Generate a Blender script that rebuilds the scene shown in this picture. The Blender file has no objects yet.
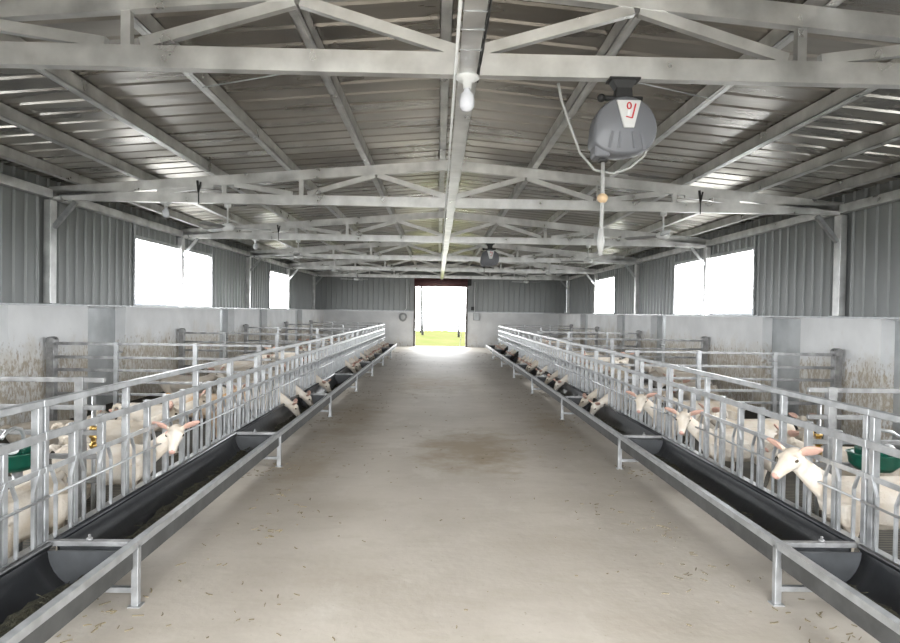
import bpy, bmesh, math, random
from mathutils import Vector, Matrix
from mathutils import noise as mnoise
random.seed(7)
S = bpy.context.scene
COL = S.collection
PI = math.pi

# ---------------------------------------------------------------- camera, world, exposure
CAM_Z = 1.6
yaw, pitch, roll = 0.0196, -0.0151, 0.016
fwd = Vector((math.sin(yaw)*math.cos(pitch), math.cos(yaw)*math.cos(pitch), math.sin(pitch)))
rgt0 = Vector((math.cos(yaw), -math.sin(yaw), 0)); up0 = rgt0.cross(fwd)
rgt = rgt0*math.cos(roll) + up0*math.sin(roll); up = -rgt0*math.sin(roll) + up0*math.cos(roll)
cd = bpy.data.cameras.new('camera'); cam = bpy.data.objects.new('camera', cd); COL.objects.link(cam)
m3 = Matrix((rgt, up, -fwd)).transposed()
cam.matrix_world = Matrix.Translation((-0.16, 0, CAM_Z)) @ m3.to_4x4()
cd.sensor_width = 36; cd.lens = 36*622.5/900; cd.clip_start = 0.05; cd.clip_end = 500
S.camera = cam
S.view_settings.view_transform = 'Standard'; S.view_settings.look = 'None'
S.view_settings.exposure = 0.0; S.view_settings.gamma = 1; S.view_settings.use_curve_mapping = False
S.cycles.use_denoising = True
S.cycles.max_bounces = 10; S.cycles.diffuse_bounces = 6; S.cycles.glossy_bounces = 5
W = bpy.data.worlds.new('overcast_sky'); S.world = W; W.use_nodes = True
bg = W.node_tree.nodes['Background']; bg.inputs[0].default_value = (0.96, 0.985, 1.0, 1); bg.inputs[1].default_value = 22.0

XW, YE, YB = 5.8, 28.6, -1.2        # wall sheet, end wall, open gable behind the camera
WINS = [(1.7, 6.3), (11.57, 15.5), (20.78, 23.15)]
WZ0, WZ1 = 1.63, 2.9
def portal(name, loc, rot, sx, sy):  # sampling aid on a real opening, gives no light of its own
    l = bpy.data.lights.new(name, 'AREA'); l.shape = 'RECTANGLE'; l.size = sx; l.size_y = sy; l.cycles.is_portal = True
    o = bpy.data.objects.new(name, l); COL.objects.link(o); o.location = loc; o.rotation_euler = rot
for a, b in WINS:
    for s in (-1, 1):
        portal('daylight_opening', (s*(XW+0.05), (a+b)/2, (WZ0+WZ1)/2), (0, s*PI/2, 0), WZ1-WZ0, b-a)
portal('daylight_opening', (0, YE+0.2, 1.36), (-PI/2, 0, 0), 2.5, 2.75)
portal('daylight_opening', (0, YB-0.1, 1.5), (PI/2, 0, 0), 5.0, 3.0)

# ---------------------------------------------------------------- materials
def mat(name, col, rough=0.5, metal=0.0, var=0.0, scale=8.0, col2=None, bump=0.0, bscale=None, stretch=(1, 1, 1), detail=4, spec=0.5, rvar=0.0):
    m = bpy.data.materials.new(name); m.use_nodes = True; nt = m.node_tree; N = nt.nodes; L = nt.links
    b = N['Principled BSDF']; b.inputs['Roughness'].default_value = rough; b.inputs['Metallic'].default_value = metal
    b.inputs['Specular IOR Level'].default_value = spec
    c2 = col2 or tuple(max(0, c*(1-var)) for c in col)
    tc = N.new('ShaderNodeTexCoord'); mp = N.new('ShaderNodeMapping'); mp.inputs['Scale'].default_value = stretch
    L.new(tc.outputs['Object'], mp.inputs[0])
    nz = N.new('ShaderNodeTexNoise'); nz.inputs['Scale'].default_value = scale; nz.inputs['Detail'].default_value = detail
    L.new(mp.outputs[0], nz.inputs['Vector'])
    rp = N.new('ShaderNodeValToRGB'); rp.color_ramp.elements[0].position = 0.35; rp.color_ramp.elements[1].position = 0.68
    rp.color_ramp.elements[0].color = (*c2, 1); rp.color_ramp.elements[1].color = (*col, 1)
    L.new(nz.outputs['Fac'], rp.inputs[0]); L.new(rp.outputs[0], b.inputs['Base Color'])
    if rvar:
        mr = N.new('ShaderNodeMapRange'); mr.inputs[1].default_value = 0.3; mr.inputs[2].default_value = 0.7
        mr.inputs[3].default_value = rough-rvar; mr.inputs[4].default_value = rough+rvar
        L.new(nz.outputs['Fac'], mr.inputs[0]); L.new(mr.outputs[0], b.inputs['Roughness'])
    if bump:
        n2 = N.new('ShaderNodeTexNoise'); n2.inputs['Scale'].default_value = bscale or scale*3; n2.inputs['Detail'].default_value = 3
        L.new(mp.outputs[0], n2.inputs['Vector'])
        bp = N.new('ShaderNodeBump'); bp.inputs['Strength'].default_value = bump; bp.inputs['Distance'].default_value = 0.02
        L.new(n2.outputs['Fac'], bp.inputs['Height']); L.new(bp.outputs[0], b.inputs['Normal'])
    return m
GALV = mat('galvanised_steel', (0.50, 0.51, 0.52), 0.42, 0.75, 0.25, 14, bump=0.05, rvar=0.08)
GALV_D = mat('weathered_galvanised_steel', (0.42, 0.42, 0.42), 0.5, 0.7, 0.45, 9, bump=0.08)
BEAM = mat('galvanised_beam_steel', (0.82, 0.82, 0.81), 0.36, 0.75, 0.34, 3.5, bump=0.06, rvar=0.10)
ROOF = mat('galvanised_roof_sheet', (0.47, 0.44, 0.395), 0.30, 0.92, 0.35, 1.2, bump=0.30, bscale=2.2, stretch=(0.6, 2.2, 1), rvar=0.08)
CLAD = mat('grey_wall_sheet', (0.285, 0.295, 0.292), 0.45, 0.3, 0.15, 1.5, bump=0.03, stretch=(1, 1, 0.3))
DOORSHEET = mat('dull_zinc_sheet', (0.50, 0.52, 0.53), 0.45, 0.4, 0.25, 3, bump=0.04)
BLACK = mat('black_plastic', (0.011, 0.012, 0.0145), 0.36, 0, 0.4, 6, bump=0.10, bscale=14)
GREYP = mat('grey_plastic_end', (0.055, 0.058, 0.062), 0.45, 0, 0.35, 8)
RUBBER = mat('black_rubber', (0.02, 0.02, 0.02), 0.55)
FEEDM = mat('dark_silage', (0.07, 0.065, 0.04), 0.9, 0, 0.7, 30, bump=0.6, bscale=60)
STRAWM = mat('trodden_straw', (0.26, 0.21, 0.12), 0.85, 0, 0.5, 3)
GREEN = mat('dark_green_enamel', (0.006, 0.085, 0.055), 0.3, 0, 0.25, 8)
WHITEP = mat('white_plastic', (0.75, 0.76, 0.76), 0.35, 0, 0.06, 8)
BULB = mat('frosted_bulb', (0.72, 0.73, 0.78), 0.25, 0, 0.03, 8)
BRASS = mat('brass', (0.70, 0.45, 0.14), 0.35, 0.9, 0.35, 30)
REELG = mat('grey_reel_shell', (0.15, 0.155, 0.17), 0.4, 0, 0.08, 5)
SILVERLAB = mat('silver_label', (0.62, 0.62, 0.61), 0.4, 0.2, 0.05, 8)
REDINK = mat('red_ink', (0.55, 0.02, 0.03), 0.5)
HOSEG = mat('grey_hose', (0.36, 0.36, 0.35), 0.5)
TAN = mat('tan_rubber_ball', (0.50, 0.36, 0.22), 0.6)
MAROON = mat('maroon_shutter', (0.13, 0.055, 0.06), 0.5, 0, 0.3, 6)
JAMB = mat('dark_brown_jamb', (0.10, 0.085, 0.075), 0.6, 0, 0.3, 6)
CLOTH = mat('dull_box', (0.40, 0.41, 0.41), 0.5, 0, 0.3, 12)
COAT = mat('white_goat_coat', (0.57, 0.53, 0.475), 0.85, 0, 0.08, 9, col2=(0.51, 0.44, 0.36), bump=0.25, bscale=70, spec=0.2)
COATD = mat('dirty_white_goat_coat', (0.54, 0.50, 0.445), 0.85, 0, 0.2, 7, col2=(0.43, 0.365, 0.285), bump=0.25, bscale=70, spec=0.2)
COATB = mat('black_goat_coat', (0.03, 0.027, 0.026), 0.8, 0, 0.3, 9, bump=0.25, bscale=70, spec=0.2)
COATT = mat('tan_patched_goat_coat', (0.64, 0.59, 0.52), 0.85, 0, 0.2, 5.5, col2=(0.40, 0.22, 0.08), bump=0.25, bscale=70, spec=0.2)
COATP = mat('pied_goat_coat', (0.66, 0.63, 0.58), 0.85, 0, 0.2, 5.0, col2=(0.03, 0.028, 0.027), bump=0.25, bscale=70, spec=0.2)
EAR = mat('pink_ear_skin', (0.56, 0.35, 0.28), 0.75, 0, 0.25, 14, bump=0.1)
NOSE = mat('pink_nose_skin', (0.50, 0.29, 0.24), 0.6, 0, 0.25, 30)
HOOF = mat('horn_hoof', (0.12, 0.095, 0.07), 0.7, 0, 0.4, 20)
EYE = mat('dark_amber_eye', (0.05, 0.035, 0.02), 0.12)
GRASS = mat('meadow_grass', (0.038, 0.045, 0.015), 0.9, 0, 0.35, 0.8, col2=(0.050, 0.048, 0.022), bump=0.8, bscale=6, spec=0)
HILL = mat('hazy_hillside', (0.070, 0.082, 0.092), 0.95, 0, 0.2, 0.02, spec=0)

def floor_mat():
    m = mat('worn_concrete', (0.48, 0.435, 0.38), 0.66, 0, 0.0, 0.9, col2=(0.40, 0.358, 0.305), bump=0.12, bscale=18, detail=8, spec=0.4)
    nt = m.node_tree; N = nt.nodes; L = nt.links; b = N['Principled BSDF']
    base = b.inputs['Base Color'].links[0].from_socket
    tc = [n for n in N if n.type == 'TEX_COORD'][0]
    def mul(fac, col, base):
        mx = N.new('ShaderNodeMix'); mx.data_type = 'RGBA'; mx.blend_type = 'MIX'
        L.new(fac, mx.inputs[0]); L.new(base, mx.inputs[6]); mx.inputs[7].default_value = (*col, 1); return mx.outputs[2]
    # streaks swept along and across the aisle, fine specks, trodden-in brown manure patches with ragged edges
    def noise(scale, stretch, lo, hi, amt, det=6):
        mp = N.new('ShaderNodeMapping'); mp.inputs['Scale'].default_value = stretch; L.new(tc.outputs['Object'], mp.inputs[0])
        n = N.new('ShaderNodeTexNoise'); n.inputs['Scale'].default_value = scale; n.inputs['Detail'].default_value = det; n.inputs['Roughness'].default_value = 0.65
        L.new(mp.outputs[0], n.inputs['Vector'])
        r = N.new('ShaderNodeMapRange'); r.inputs[1].default_value = lo; r.inputs[2].default_value = hi; r.inputs[4].default_value = amt
        L.new(n.outputs['Fac'], r.inputs[0]); return r.outputs[0]
    base = mul(noise(1.3, (0.5, 1.4, 1), 0.48, 0.70, 0.5), (0.35, 0.305, 0.25), base)
    base = mul(noise(2.2, (1, 0.5, 1), 0.55, 0.75, 0.5), (0.56, 0.53, 0.48), base)
    base = mul(noise(5.5, (0.7, 1.3, 1), 0.50, 0.70, 0.35), (0.34, 0.30, 0.24), base)
    base = mul(noise(26, (1, 1, 1), 0.66, 0.74, 0.6, 3), (0.20, 0.17, 0.12), base)
    for (x, y, rx, ry, amt) in ((0.25, 7.3, 0.75, 1.3, 0.75), (-0.25, 14.0, 1.0, 2.2, 0.7), (-1.4, 9.5, 0.5, 2.4, 0.5), (-1.5, 6.3, 0.35, 1.0, 0.45), (1.5, 9.0, 0.4, 1.5, 0.45), (0.1, 19, 1.5, 1.2, 0.2)):
        mp = N.new('ShaderNodeMapping'); mp.vector_type = 'POINT'
        mp.inputs['Location'].default_value = (-x/rx, -y/ry, 0); mp.inputs['Scale'].default_value = (1/rx, 1/ry, 0)
        L.new(tc.outputs['Object'], mp.inputs[0])
        ln = N.new('ShaderNodeVectorMath'); ln.operation = 'LENGTH'; L.new(mp.outputs[0], ln.inputs[0])
        n = N.new('ShaderNodeTexNoise'); n.inputs['Scale'].default_value = 2.6; n.inputs['Detail'].default_value = 7; n.inputs['Roughness'].default_value = 0.7
        L.new(tc.outputs['Object'], n.inputs['Vector'])
        ad = N.new('ShaderNodeMath'); ad.operation = 'MULTIPLY_ADD'; L.new(n.outputs['Fac'], ad.inputs[0]); ad.inputs[1].default_value = 2.2; L.new(ln.outputs['Value'], ad.inputs[2])
        r = N.new('ShaderNodeMapRange'); r.inputs[1].default_value = 2.15; r.inputs[2].default_value = 1.35; r.inputs[3].default_value = 0; r.inputs[4].default_value = amt
        L.new(ad.outputs[0], r.inputs[0]); base = mul(r.outputs[0], (0.235, 0.175, 0.10), base)
    L.new(base, b.inputs['Base Color'])
    return m
FLOOR = floor_mat()
def plaster_mat(name, lo, hi):
    # white plaster splashed with manure between knee and shoulder height of the animals
    m = mat(name, (0.74, 0.745, 0.75), 0.75, 0, 0.0, 2.0, col2=(0.64, 0.645, 0.65), bump=0.10, bscale=25)
    nt = m.node_tree; N = nt.nodes; L = nt.links; b = N['Principled BSDF']; base = b.inputs['Base Color'].links[0].from_socket
    tc = [n for n in N if n.type == 'TEX_COORD'][0]
    sp = N.new('ShaderNodeSeparateXYZ'); L.new(tc.outputs['Object'], sp.inputs[0])
    for sc, lo2, hi2, amt, col, stz in ((24, 0.50, 0.60, 0.75, (0.27, 0.20, 0.12), 0.45), (2.5, 0.36, 0.66, 0.55, (0.50, 0.44, 0.34), 0.8)):
        mp = N.new('ShaderNodeMapping'); mp.inputs['Scale'].default_value = (1, 1, stz); L.new(tc.outputs['Object'], mp.inputs[0])
        n = N.new('ShaderNodeTexNoise'); n.inputs['Scale'].default_value = sc; n.inputs['Detail'].default_value = 6; n.inputs['Roughness'].default_value = 0.7; L.new(mp.outputs[0], n.inputs['Vector'])
        h = N.new('ShaderNodeMapRange'); h.inputs[1].default_value = hi; h.inputs[2].default_value = lo; h.inputs[3].default_value = -0.25; h.inputs[4].default_value = 0.06; L.new(sp.outputs[2], h.inputs[0])
        ad = N.new('ShaderNodeMath'); L.new(n.outputs['Fac'], ad.inputs[0]); L.new(h.outputs[0], ad.inputs[1])
        r = N.new('ShaderNodeMapRange'); r.inputs[1].default_value = lo2; r.inputs[2].default_value = hi2; r.inputs[4].default_value = amt; L.new(ad.outputs[0], r.inputs[0])
        mx = N.new('ShaderNodeMix'); mx.data_type = 'RGBA'; L.new(r.outputs[0], mx.inputs[0]); L.new(base, mx.inputs[6]); mx.inputs[7].default_value = (*col, 1); base = mx.outputs[2]
    L.new(base, b.inputs['Base Color']); return m
PLASTER = plaster_mat('splashed_white_plaster', 0.85, 1.40)
PLASTER_END = plaster_mat('white_end_wall_plaster', -0.2, 0.7)
def slat_mat():
    m = mat('soiled_slatted_floor', (0.11, 0.095, 0.07), 0.8, 0, 0.5, 3, bump=0.3)
    nt = m.node_tree; N = nt.nodes; L = nt.links; b = N['Principled BSDF']; base = b.inputs['Base Color'].links[0].from_socket
    tc = [n for n in N if n.type == 'TEX_COORD'][0]
    w = N.new('ShaderNodeTexWave'); w.bands_direction = 'Y'; w.inputs['Scale'].default_value = 6.5; L.new(tc.outputs['Object'], w.inputs['Vector'])
    r = N.new('ShaderNodeMapRange'); r.inputs[1].default_value = 0.25; r.inputs[2].default_value = 0.4; r.inputs[3].default_value = 1; r.inputs[4].default_value = 0; L.new(w.outputs['Fac'], r.inputs[0])
    mx = N.new('ShaderNodeMix'); mx.data_type = 'RGBA'; L.new(r.outputs[0], mx.inputs[0]); L.new(base, mx.inputs[6]); mx.inputs[7].default_value = (0.015, 0.014, 0.012, 1)
    L.new(mx.outputs[2], b.inputs['Base Color']); return m
SLAT = slat_mat()

# ---------------------------------------------------------------- mesh helpers
class MB:
    def __init__(s): s.v = []; s.f = []; s.sm = []
    def add(s, vs, fs, smooth=False):
        o = len(s.v); s.v += [tuple(v) for v in vs]; s.f += [tuple(i+o for i in f) for f in fs]; s.sm += [smooth]*len(fs); return s
    def box(s, x0, x1, y0, y1, z0, z1):
        x0, x1 = min(x0, x1), max(x0, x1); y0, y1 = min(y0, y1), max(y0, y1); z0, z1 = min(z0, z1), max(z0, z1)
        v = [(x0, y0, z0), (x1, y0, z0), (x1, y1, z0), (x0, y1, z0), (x0, y0, z1), (x1, y0, z1), (x1, y1, z1), (x0, y1, z1)]
        return s.add(v, [(3, 2, 1, 0), (4, 5, 6, 7), (0, 1, 5, 4), (1, 2, 6, 5), (2, 3, 7, 6), (3, 0, 4, 7)])
    def bar(s, p, q, w, h, upv=(0, 0, 1)):
        p, q = Vector(p), Vector(q); d = (q-p).normalized(); u = Vector(upv)
        sd = d.cross(u).normalized(); u = sd.cross(d).normalized(); a, b = sd*w/2, u*h/2
        v = [p-a-b, p+a-b, p+a+b, p-a+b, q-a-b, q+a-b, q+a+b, q-a+b]
        return s.add(v, [(3, 2, 1, 0), (4, 5, 6, 7), (0, 1, 5, 4), (1, 2, 6, 5), (2, 3, 7, 6), (3, 0, 4, 7)])
    def rings(s, rs, cap=True, smooth=True):
        n = len(rs[0]); o = []; [o.extend(r) for r in rs]; f = []
        for i in range(len(rs)-1):
            for j in range(n):
                f.append((i*n+j, i*n+(j+1) % n, (i+1)*n+(j+1) % n, (i+1)*n+j))
        if cap: f.append(tuple(range(n-1, -1, -1))); f.append(tuple((len(rs)-1)*n+j for j in range(n)))
        return s.add(o, f, smooth)
    def tube(s, pts, r, n=8, cap=True):
        pts = [Vector(p) for p in pts]; rr = r if isinstance(r, (list, tuple)) else [r]*len(pts); rs = []; prev = None
        for i, p in enumerate(pts):
            t = (pts[min(i+1, len(pts)-1)] - pts[max(i-1, 0)]).normalized()
            a = prev if prev is not None else (Vector((0, 0, 1)) if abs(t.z) < 0.9 else Vector((1, 0, 0)))
            u = (a - t*a.dot(t)).normalized(); prev = u; w = t.cross(u); q = rr[i]; ru, rw = q if isinstance(q, tuple) else (q, q)
            rs.append([p + u*math.cos(2*PI*j/n)*ru + w*math.sin(2*PI*j/n)*rw for j in range(n)])
        return s.rings(rs, cap)
    def lathe(s, c, prof, n=16, axis='Z'):
        rs = []
        for r, h in prof:
            ring = []
            for j in range(n):
                a = 2*PI*j/n; x, y = max(r, 1e-4)*math.cos(a), max(r, 1e-4)*math.sin(a)
                v = (x, y, h) if axis == 'Z' else ((h, x, y) if axis == 'X' else (y, h, x))
                ring.append((c[0]+v[0], c[1]+v[1], c[2]+v[2]))
            rs.append(ring)
        return s.rings(rs)
    def ball(s, c, r, n=12, m=8):
        rx, ry, rz = r if isinstance(r, tuple) else (r, r, r)
        rs = [[(c[0]+rx*math.sin(PI*(i+.02)/(m+.04))*math.cos(2*PI*j/n), c[1]+ry*math.sin(PI*(i+.02)/(m+.04))*math.sin(2*PI*j/n), c[2]-rz*math.cos(PI*(i+.02)/(m+.04))) for j in range(n)] for i in range(m+1)]
        return s.rings(rs)
    def mesh(s, name, m):
        me = bpy.data.meshes.new(name); me.from_pydata(s.v, [], s.f); me.update()
        for p, q in zip(me.polygons, s.sm): p.use_smooth = q
        for mm in (m if isinstance(m, list) else [m]): me.materials.append(mm)
        return me
    def build(s, name, m, parent=None, bevel=0):
        o = bpy.data.objects.new(name, s.mesh(name, m)); COL.objects.link(o)
        if parent: o.parent = parent
        if bevel:
            b = o.modifiers.new('bevel', 'BEVEL'); b.width = bevel; b.segments = 2; b.limit_method = 'ANGLE'
        return o
def tag(o, label=None, cat=None, group=None, kind=None):
    if label: o['label'] = label
    if cat: o['category'] = cat
    if group: o['group'] = group
    if kind: o['kind'] = kind
    return o
def empty(name, loc=(0, 0, 0), rz=0):
    o = bpy.data.objects.new(name, None); COL.objects.link(o); o.location = loc; o.rotation_euler = (0, 0, rz); o.empty_display_size = 0.1; return o
def copy_tree(o, parent=None):
    c = o.copy(); COL.objects.link(c)
    if parent: c.parent = parent
    for ch in list(o.children): copy_tree(ch, c)
    return c
class Proto:                                  # the first placing moves the built thing itself, later ones copy it
    def __init__(s, root): s.root = root; s.used = False
    def put(s, loc, rz, label, group=None):
        o = copy_tree(s.root) if s.used else s.root
        s.used = True; o.location = loc; o.rotation_euler = (0, 0, rz); o['label'] = label
        if group: o['group'] = group
        return o
ORD = ['first', 'second', 'third', 'fourth', 'fifth', 'sixth', 'seventh', 'eighth', 'ninth', 'tenth', 'eleventh', 'twelfth', 'thirteenth', 'fourteenth', 'fifteenth', 'sixteenth', 'seventeenth', 'eighteenth', 'nineteenth', 'twentieth']
SIDE = {-1: 'left', 1: 'right'}

# ---------------------------------------------------------------- setting: floors, walls, roof
def struct(o, label=None): return tag(o, label, None, None, 'structure')
struct(MB().box(-2.25, 2.25, YB-1, YE+0.35, -0.12, 0).build('floor', FLOOR), 'worn concrete feed aisle scattered with straw')
struct(MB().box(-2.25, 2.25, 24.45, 24.46, -0.2, -0.13).build('floor', FLOOR)) if False else None
for s in (-1, 1):
    struct(MB().box(s*2.25, s*5.85, YB-1, YE, -0.12, -0.01).build('floor_pen_'+SIDE[s], SLAT), 'dark soiled slatted floor of the %s pens' % SIDE[s])
g = MB()
n = 60
for i in range(n+1):
    for j in range(n+1):
        x = -120+240*i/n; y = -60+220*j/n; z = -0.16
        if y > 32: z = -0.16 + 0.10*math.sin(x*0.7+y) - 0.10*max(0, y-58)
        g.v.append((x, y, z))
for i in range(n):
    for j in range(n):
        a = i*(n+1)+j; g.f.append((a, a+n+1, a+n+2, a+1)); g.sm.append(True)
struct(g.build('ground', GRASS), 'bright green meadow outside the barn')
BOUNCE_GRAVEL = mat('bounce_gravel', (0.24, 0.235, 0.22), 0.95, 0, 0.3, 3, bump=0.4, spec=0)  # unseen gravel, added so light bounced into the barn is not grass-green
for s in (-1, 1): struct(MB().box(s*6.2, s*22, YB-1, YE+3, -0.3, -0.04).build('ground_bounce', BOUNCE_GRAVEL), 'unseen gravel added along the %s side of the barn to bounce neutral light in' % SIDE[s])
struct(MB().box(-22, 22, YB-40, YB-1.02, -0.3, -0.03).build('ground_bounce', BOUNCE_GRAVEL), 'unseen gravel added behind the camera to bounce neutral light in')  # added rear ground, reflects light up onto the camera-facing steel
# distant hills seen through the side openings
h = MB()
for s in (-1, 1):
    top, bot = [], []
    for i in range(41):
        y = -40+i*9; hh = 5+4*mnoise.noise(Vector((i*0.23, s*3.1, 0)))+2*mnoise.noise(Vector((i*0.7, s, 5)))
        top.append((s*150, y, max(1, hh))); bot.append((s*110, y, -0.5))
    o = len(h.v); h.v += bot+top; h.f += [(o+i, o+i+1, o+41+i+1, o+41+i) for i in range(40)]; h.sm += [True]*40
struct(h.build('ground_hills', HILL), 'hazy low hills beyond the side openings')

PIERS = [(-1.2, -0.4), (0.3, 6.6), (7.69, 9.43), (10.55, 15.07), (16.15, 18.4), (19.2, 23.0), (24.15, YE)]
def roof_z(x): return 3.93 - 0.0875*abs(x)
RIB = 0.24
def corrug(a, b, step, d):
    # trapezoid rib profile along one axis: list of (position, offset)
    out = []; y = math.floor(a/step)*step
    while y < b+step:
        for t, o in ((0, 0), (0.80, 0), (0.85, d), (0.95, d)): out.append((y+t*step, o))
        y += step
    out = [p for p in out if a < p[0] < b]
    return [(a, 0)] + out + [(b, 0)]
def sheet(mb, prof, fn0, fn1, th):
    a0 = [fn0(p, o) for p, o in prof]; a1 = [fn1(p, o) for p, o in prof]; n = len(prof)
    b0 = [tuple(Vector(fn0(p, o))+Vector(th)) for p, o in prof]; b1 = [tuple(Vector(fn1(p, o))+Vector(th)) for p, o in prof]
    f = []
    for i in range(n-1):
        f += [(i, i+1, n+i+1, n+i), (2*n+i+1, 2*n+i, 3*n+i, 3*n+i+1), (i+1, i, 2*n+i, 2*n+i+1), (n+i, n+i+1, 3*n+i+1, 3*n+i)]
    f += [(0, n, 3*n, 2*n), (n-1, 3*n-1, 4*n-1, 2*n-1)]
    mb.add(a0+a1+b0+b1, f)
for s in (-1, 1):
    w = SIDE[s]
    mb = MB().box(s*5.6, s*5.9, YB, YE, -0.1, 1.6)
    wall = struct(mb.build('wall_'+w, PLASTER), 'low white plastered side wall with grey sheet cladding above, %s side' % w)
    for (a, b) in PIERS:
        MB().box(s*5.4, s*5.6, a, b, -0.01, 1.6).build('pier', PLASTER, wall)
    # zinc-faced recesses between the piers
    for (a, b) in zip([p[1] for p in PIERS[:-1]], [p[0] for p in PIERS[1:]]):
        d = MB().box(s*5.57, s*5.605, a+0.002, b-0.002, 0.0, 1.575)
        y = a+0.05
        d.build('recess_sheet', DOORSHEET, wall)
    MB().box(s*5.42, s*5.9, YB, YE, 1.6, 1.625).build('ledge', GALV, wall)
    c = MB(); prev = YB
    def panel(y0, y1, z0, z1):
        sheet(c, corrug(y0, y1, RIB, 0.03), lambda p, o: (s*(XW-o), p, z0), lambda p, o: (s*(XW-o), p, z1), (s*0.004, 0, 0))
    zt = roof_z(XW)+0.026
    for (a, b) in WINS:
        panel(prev, a, 1.625, zt); panel(a, b, WZ1, zt); prev = b
    panel(prev, YE, 1.625, zt)
    c.build('cladding', CLAD, wall)
    for i, (a, b) in enumerate(WINS):
        f = MB()
        for y in (a, b): f.box(s*5.745, s*5.83, y-0.03, y+0.03, 1.625, 3.12)
        f.box(s*5.755, s*5.83, a, b, WZ1-0.03, WZ1+0.03); f.box(s*5.755, s*5.83, a, b, 1.625, 1.655)
        struct(f.build('window_%d' % (i+1 if s < 0 else i+4), GALV), 'open steel-framed side opening in the %s wall, %s from the camera' % (w, ORD[i]))
    struct(MB().box(s*5.66, s*5.765, YB, YE, 3.13, 3.25).build('trim_%d' % (1 if s < 0 else 2), BEAM), 'steel eaves beam along the %s wall' % w)
    # roof slope
    r = MB(); prof = corrug(YB-0.3, YE+0.3, 0.31, 0.02)
    sheet(r, prof, lambda p, o: (0, p, roof_z(0)+o), lambda p, o: (s*6.1, p, roof_z(6.1)+o), (0, 0, 0.004))
    struct(r.build('ceiling_'+w, ROOF), 'ribbed galvanised roof sheet, %s slope' % w)
# end wall
DX0, DX1, DZ = -1.25, 1.18, 2.7
ew = MB().box(-5.8, DX0, YE, YE+0.25, -0.1, 1.62).box(DX1, 5.8, YE, YE+0.25, -0.1, 1.62)
end = struct(ew.build('wall_back', PLASTER_END), 'far end wall with white plaster below and grey sheet above')
c = MB()
def epanel(x0, x1, z0):
    prof = corrug(x0, x1, RIB, 0.03)
    sheet(c, prof, lambda p, o: (p, YE+0.04-o, z0), lambda p, o: (p, YE+0.04-o, roof_z(p)+0.02), (0, 0.004, 0))
epanel(-5.8, DX0, 1.62); epanel(DX1, 5.8, 1.62); epanel(DX0, DX1, DZ+0.3)
c.build('cladding', CLAD, end)
MB().box(-5.6, DX0, YE-0.03, YE, 1.60, 1.64).box(DX1, 5.6, YE-0.03, YE, 1.60, 1.64).build('ledge', GALV, end)
dr = struct(MB().box(DX0-0.02, DX0+0.06, YE-0.05, YE+0.27, 0, DZ+0.05).box(DX1-0.06, DX1+0.02, YE-0.05, YE+0.27, 0, DZ+0.05).build('door_1', JAMB), 'open doorway in the far end wall onto the meadow')
MB().box(DX0-0.02, DX1+0.02, YE-0.06, YE+0.2, DZ-0.02, DZ+0.03).build('lintel', GALV, dr)
rs = empty('roller_shutter', (0, YE-0.2, DZ+0.06)); tag(rs, 'maroon rolled-up shutter over the far doorway', 'roller shutter')
t = MB(); t.lathe((0, 0, 0.2), [(0.0, DX0), (0.19, DX0), (0.19, DX1), (0.0, DX1)], 20, 'X'); t.build('curtain_roll', MAROON, rs)
MB().box(DX0, DX1, -0.06, 0.0, -0.02, 0.14).build('bottom_slat', MAROON, rs)
MB().box(DX1+0.01, DX1+0.16, -0.17, 0.13, 0.05, 0.40).build('motor', RUBBER, rs, 0.02)

fw = MB().box(-5.8, -2.5, YB-0.2, YB, -0.1, roof_z(5.8)-0.03).box(2.5, 5.8, YB-0.2, YB, -0.1, roof_z(5.8)-0.03).box(-2.5, 2.5, YB-0.2, YB, 3.0, roof_z(5.8)-0.03)
fw.add([(-5.8, YB-0.1, roof_z(5.8)-0.05), (5.8, YB-0.1, roof_z(5.8)-0.05), (0, YB-0.1, roof_z(0)-0.005)], [(0, 1, 2)])
struct(fw.build('wall_front', CLAD), 'end wall behind the camera with a wide open doorway')

# ---------------------------------------------------------------- roof steel
TY = [4.0, 9.02, 13.55, 18.35, 23.15, 27.95]
def make_truss(name):
    r = empty(name); r['category'] = 'roof truss'
    tz = lambda x: 3.72 - 0.0875*abs(x)     # centre line of the rafter
    MB().box(-5.68, -0.48, -0.035, 0.035, 3.105, 3.245).box(0.0, 5.68, -0.035, 0.035, 3.105, 3.245).box(-0.486, 0.0, -0.036, 0.036, 3.104, 3.246).build('bottom_chord', BEAM, r)
    for s in (-1, 1):
        MB().bar((0, 0, tz(0)), (s*5.72, 0, tz(5.72)), 0.07, 0.14).build('rafter', BEAM, r)
        for x in (2.15, 3.25):
            MB().bar((s*x, 0, 3.244), (s*x, 0, tz(x)-0.07), 0.05, 0.06, (1, 0, 0)).build('web_post', BEAM, r)
        for a, b in ((1.06, 0.06), (1.10, 2.06), (3.10, 2.28), (3.40, 4.2)):
            bb = (s*a, 0, tz(a)-0.072), (s*b, 0, 3.262)
            MB().bar(*bb, 0.05, 0.07).build('web_diagonal', BEAM, r)
    return r
names = ['overhead nearest the camera, carrying a bulb and hose reel', 'second from the camera, joining the nearest pair of wall posts', 'third from the camera, over the middle of the first wall openings',
         'fourth from the camera', 'fifth from the camera, at the far wall openings', 'farthest, just in front of the end wall']
tp = Proto(make_truss('roof_truss'))
for y, nm in zip(TY, names): tp.put((0, y, 0), 0, 'galvanised steel roof truss ' + nm, 'roof trusses')
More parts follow.
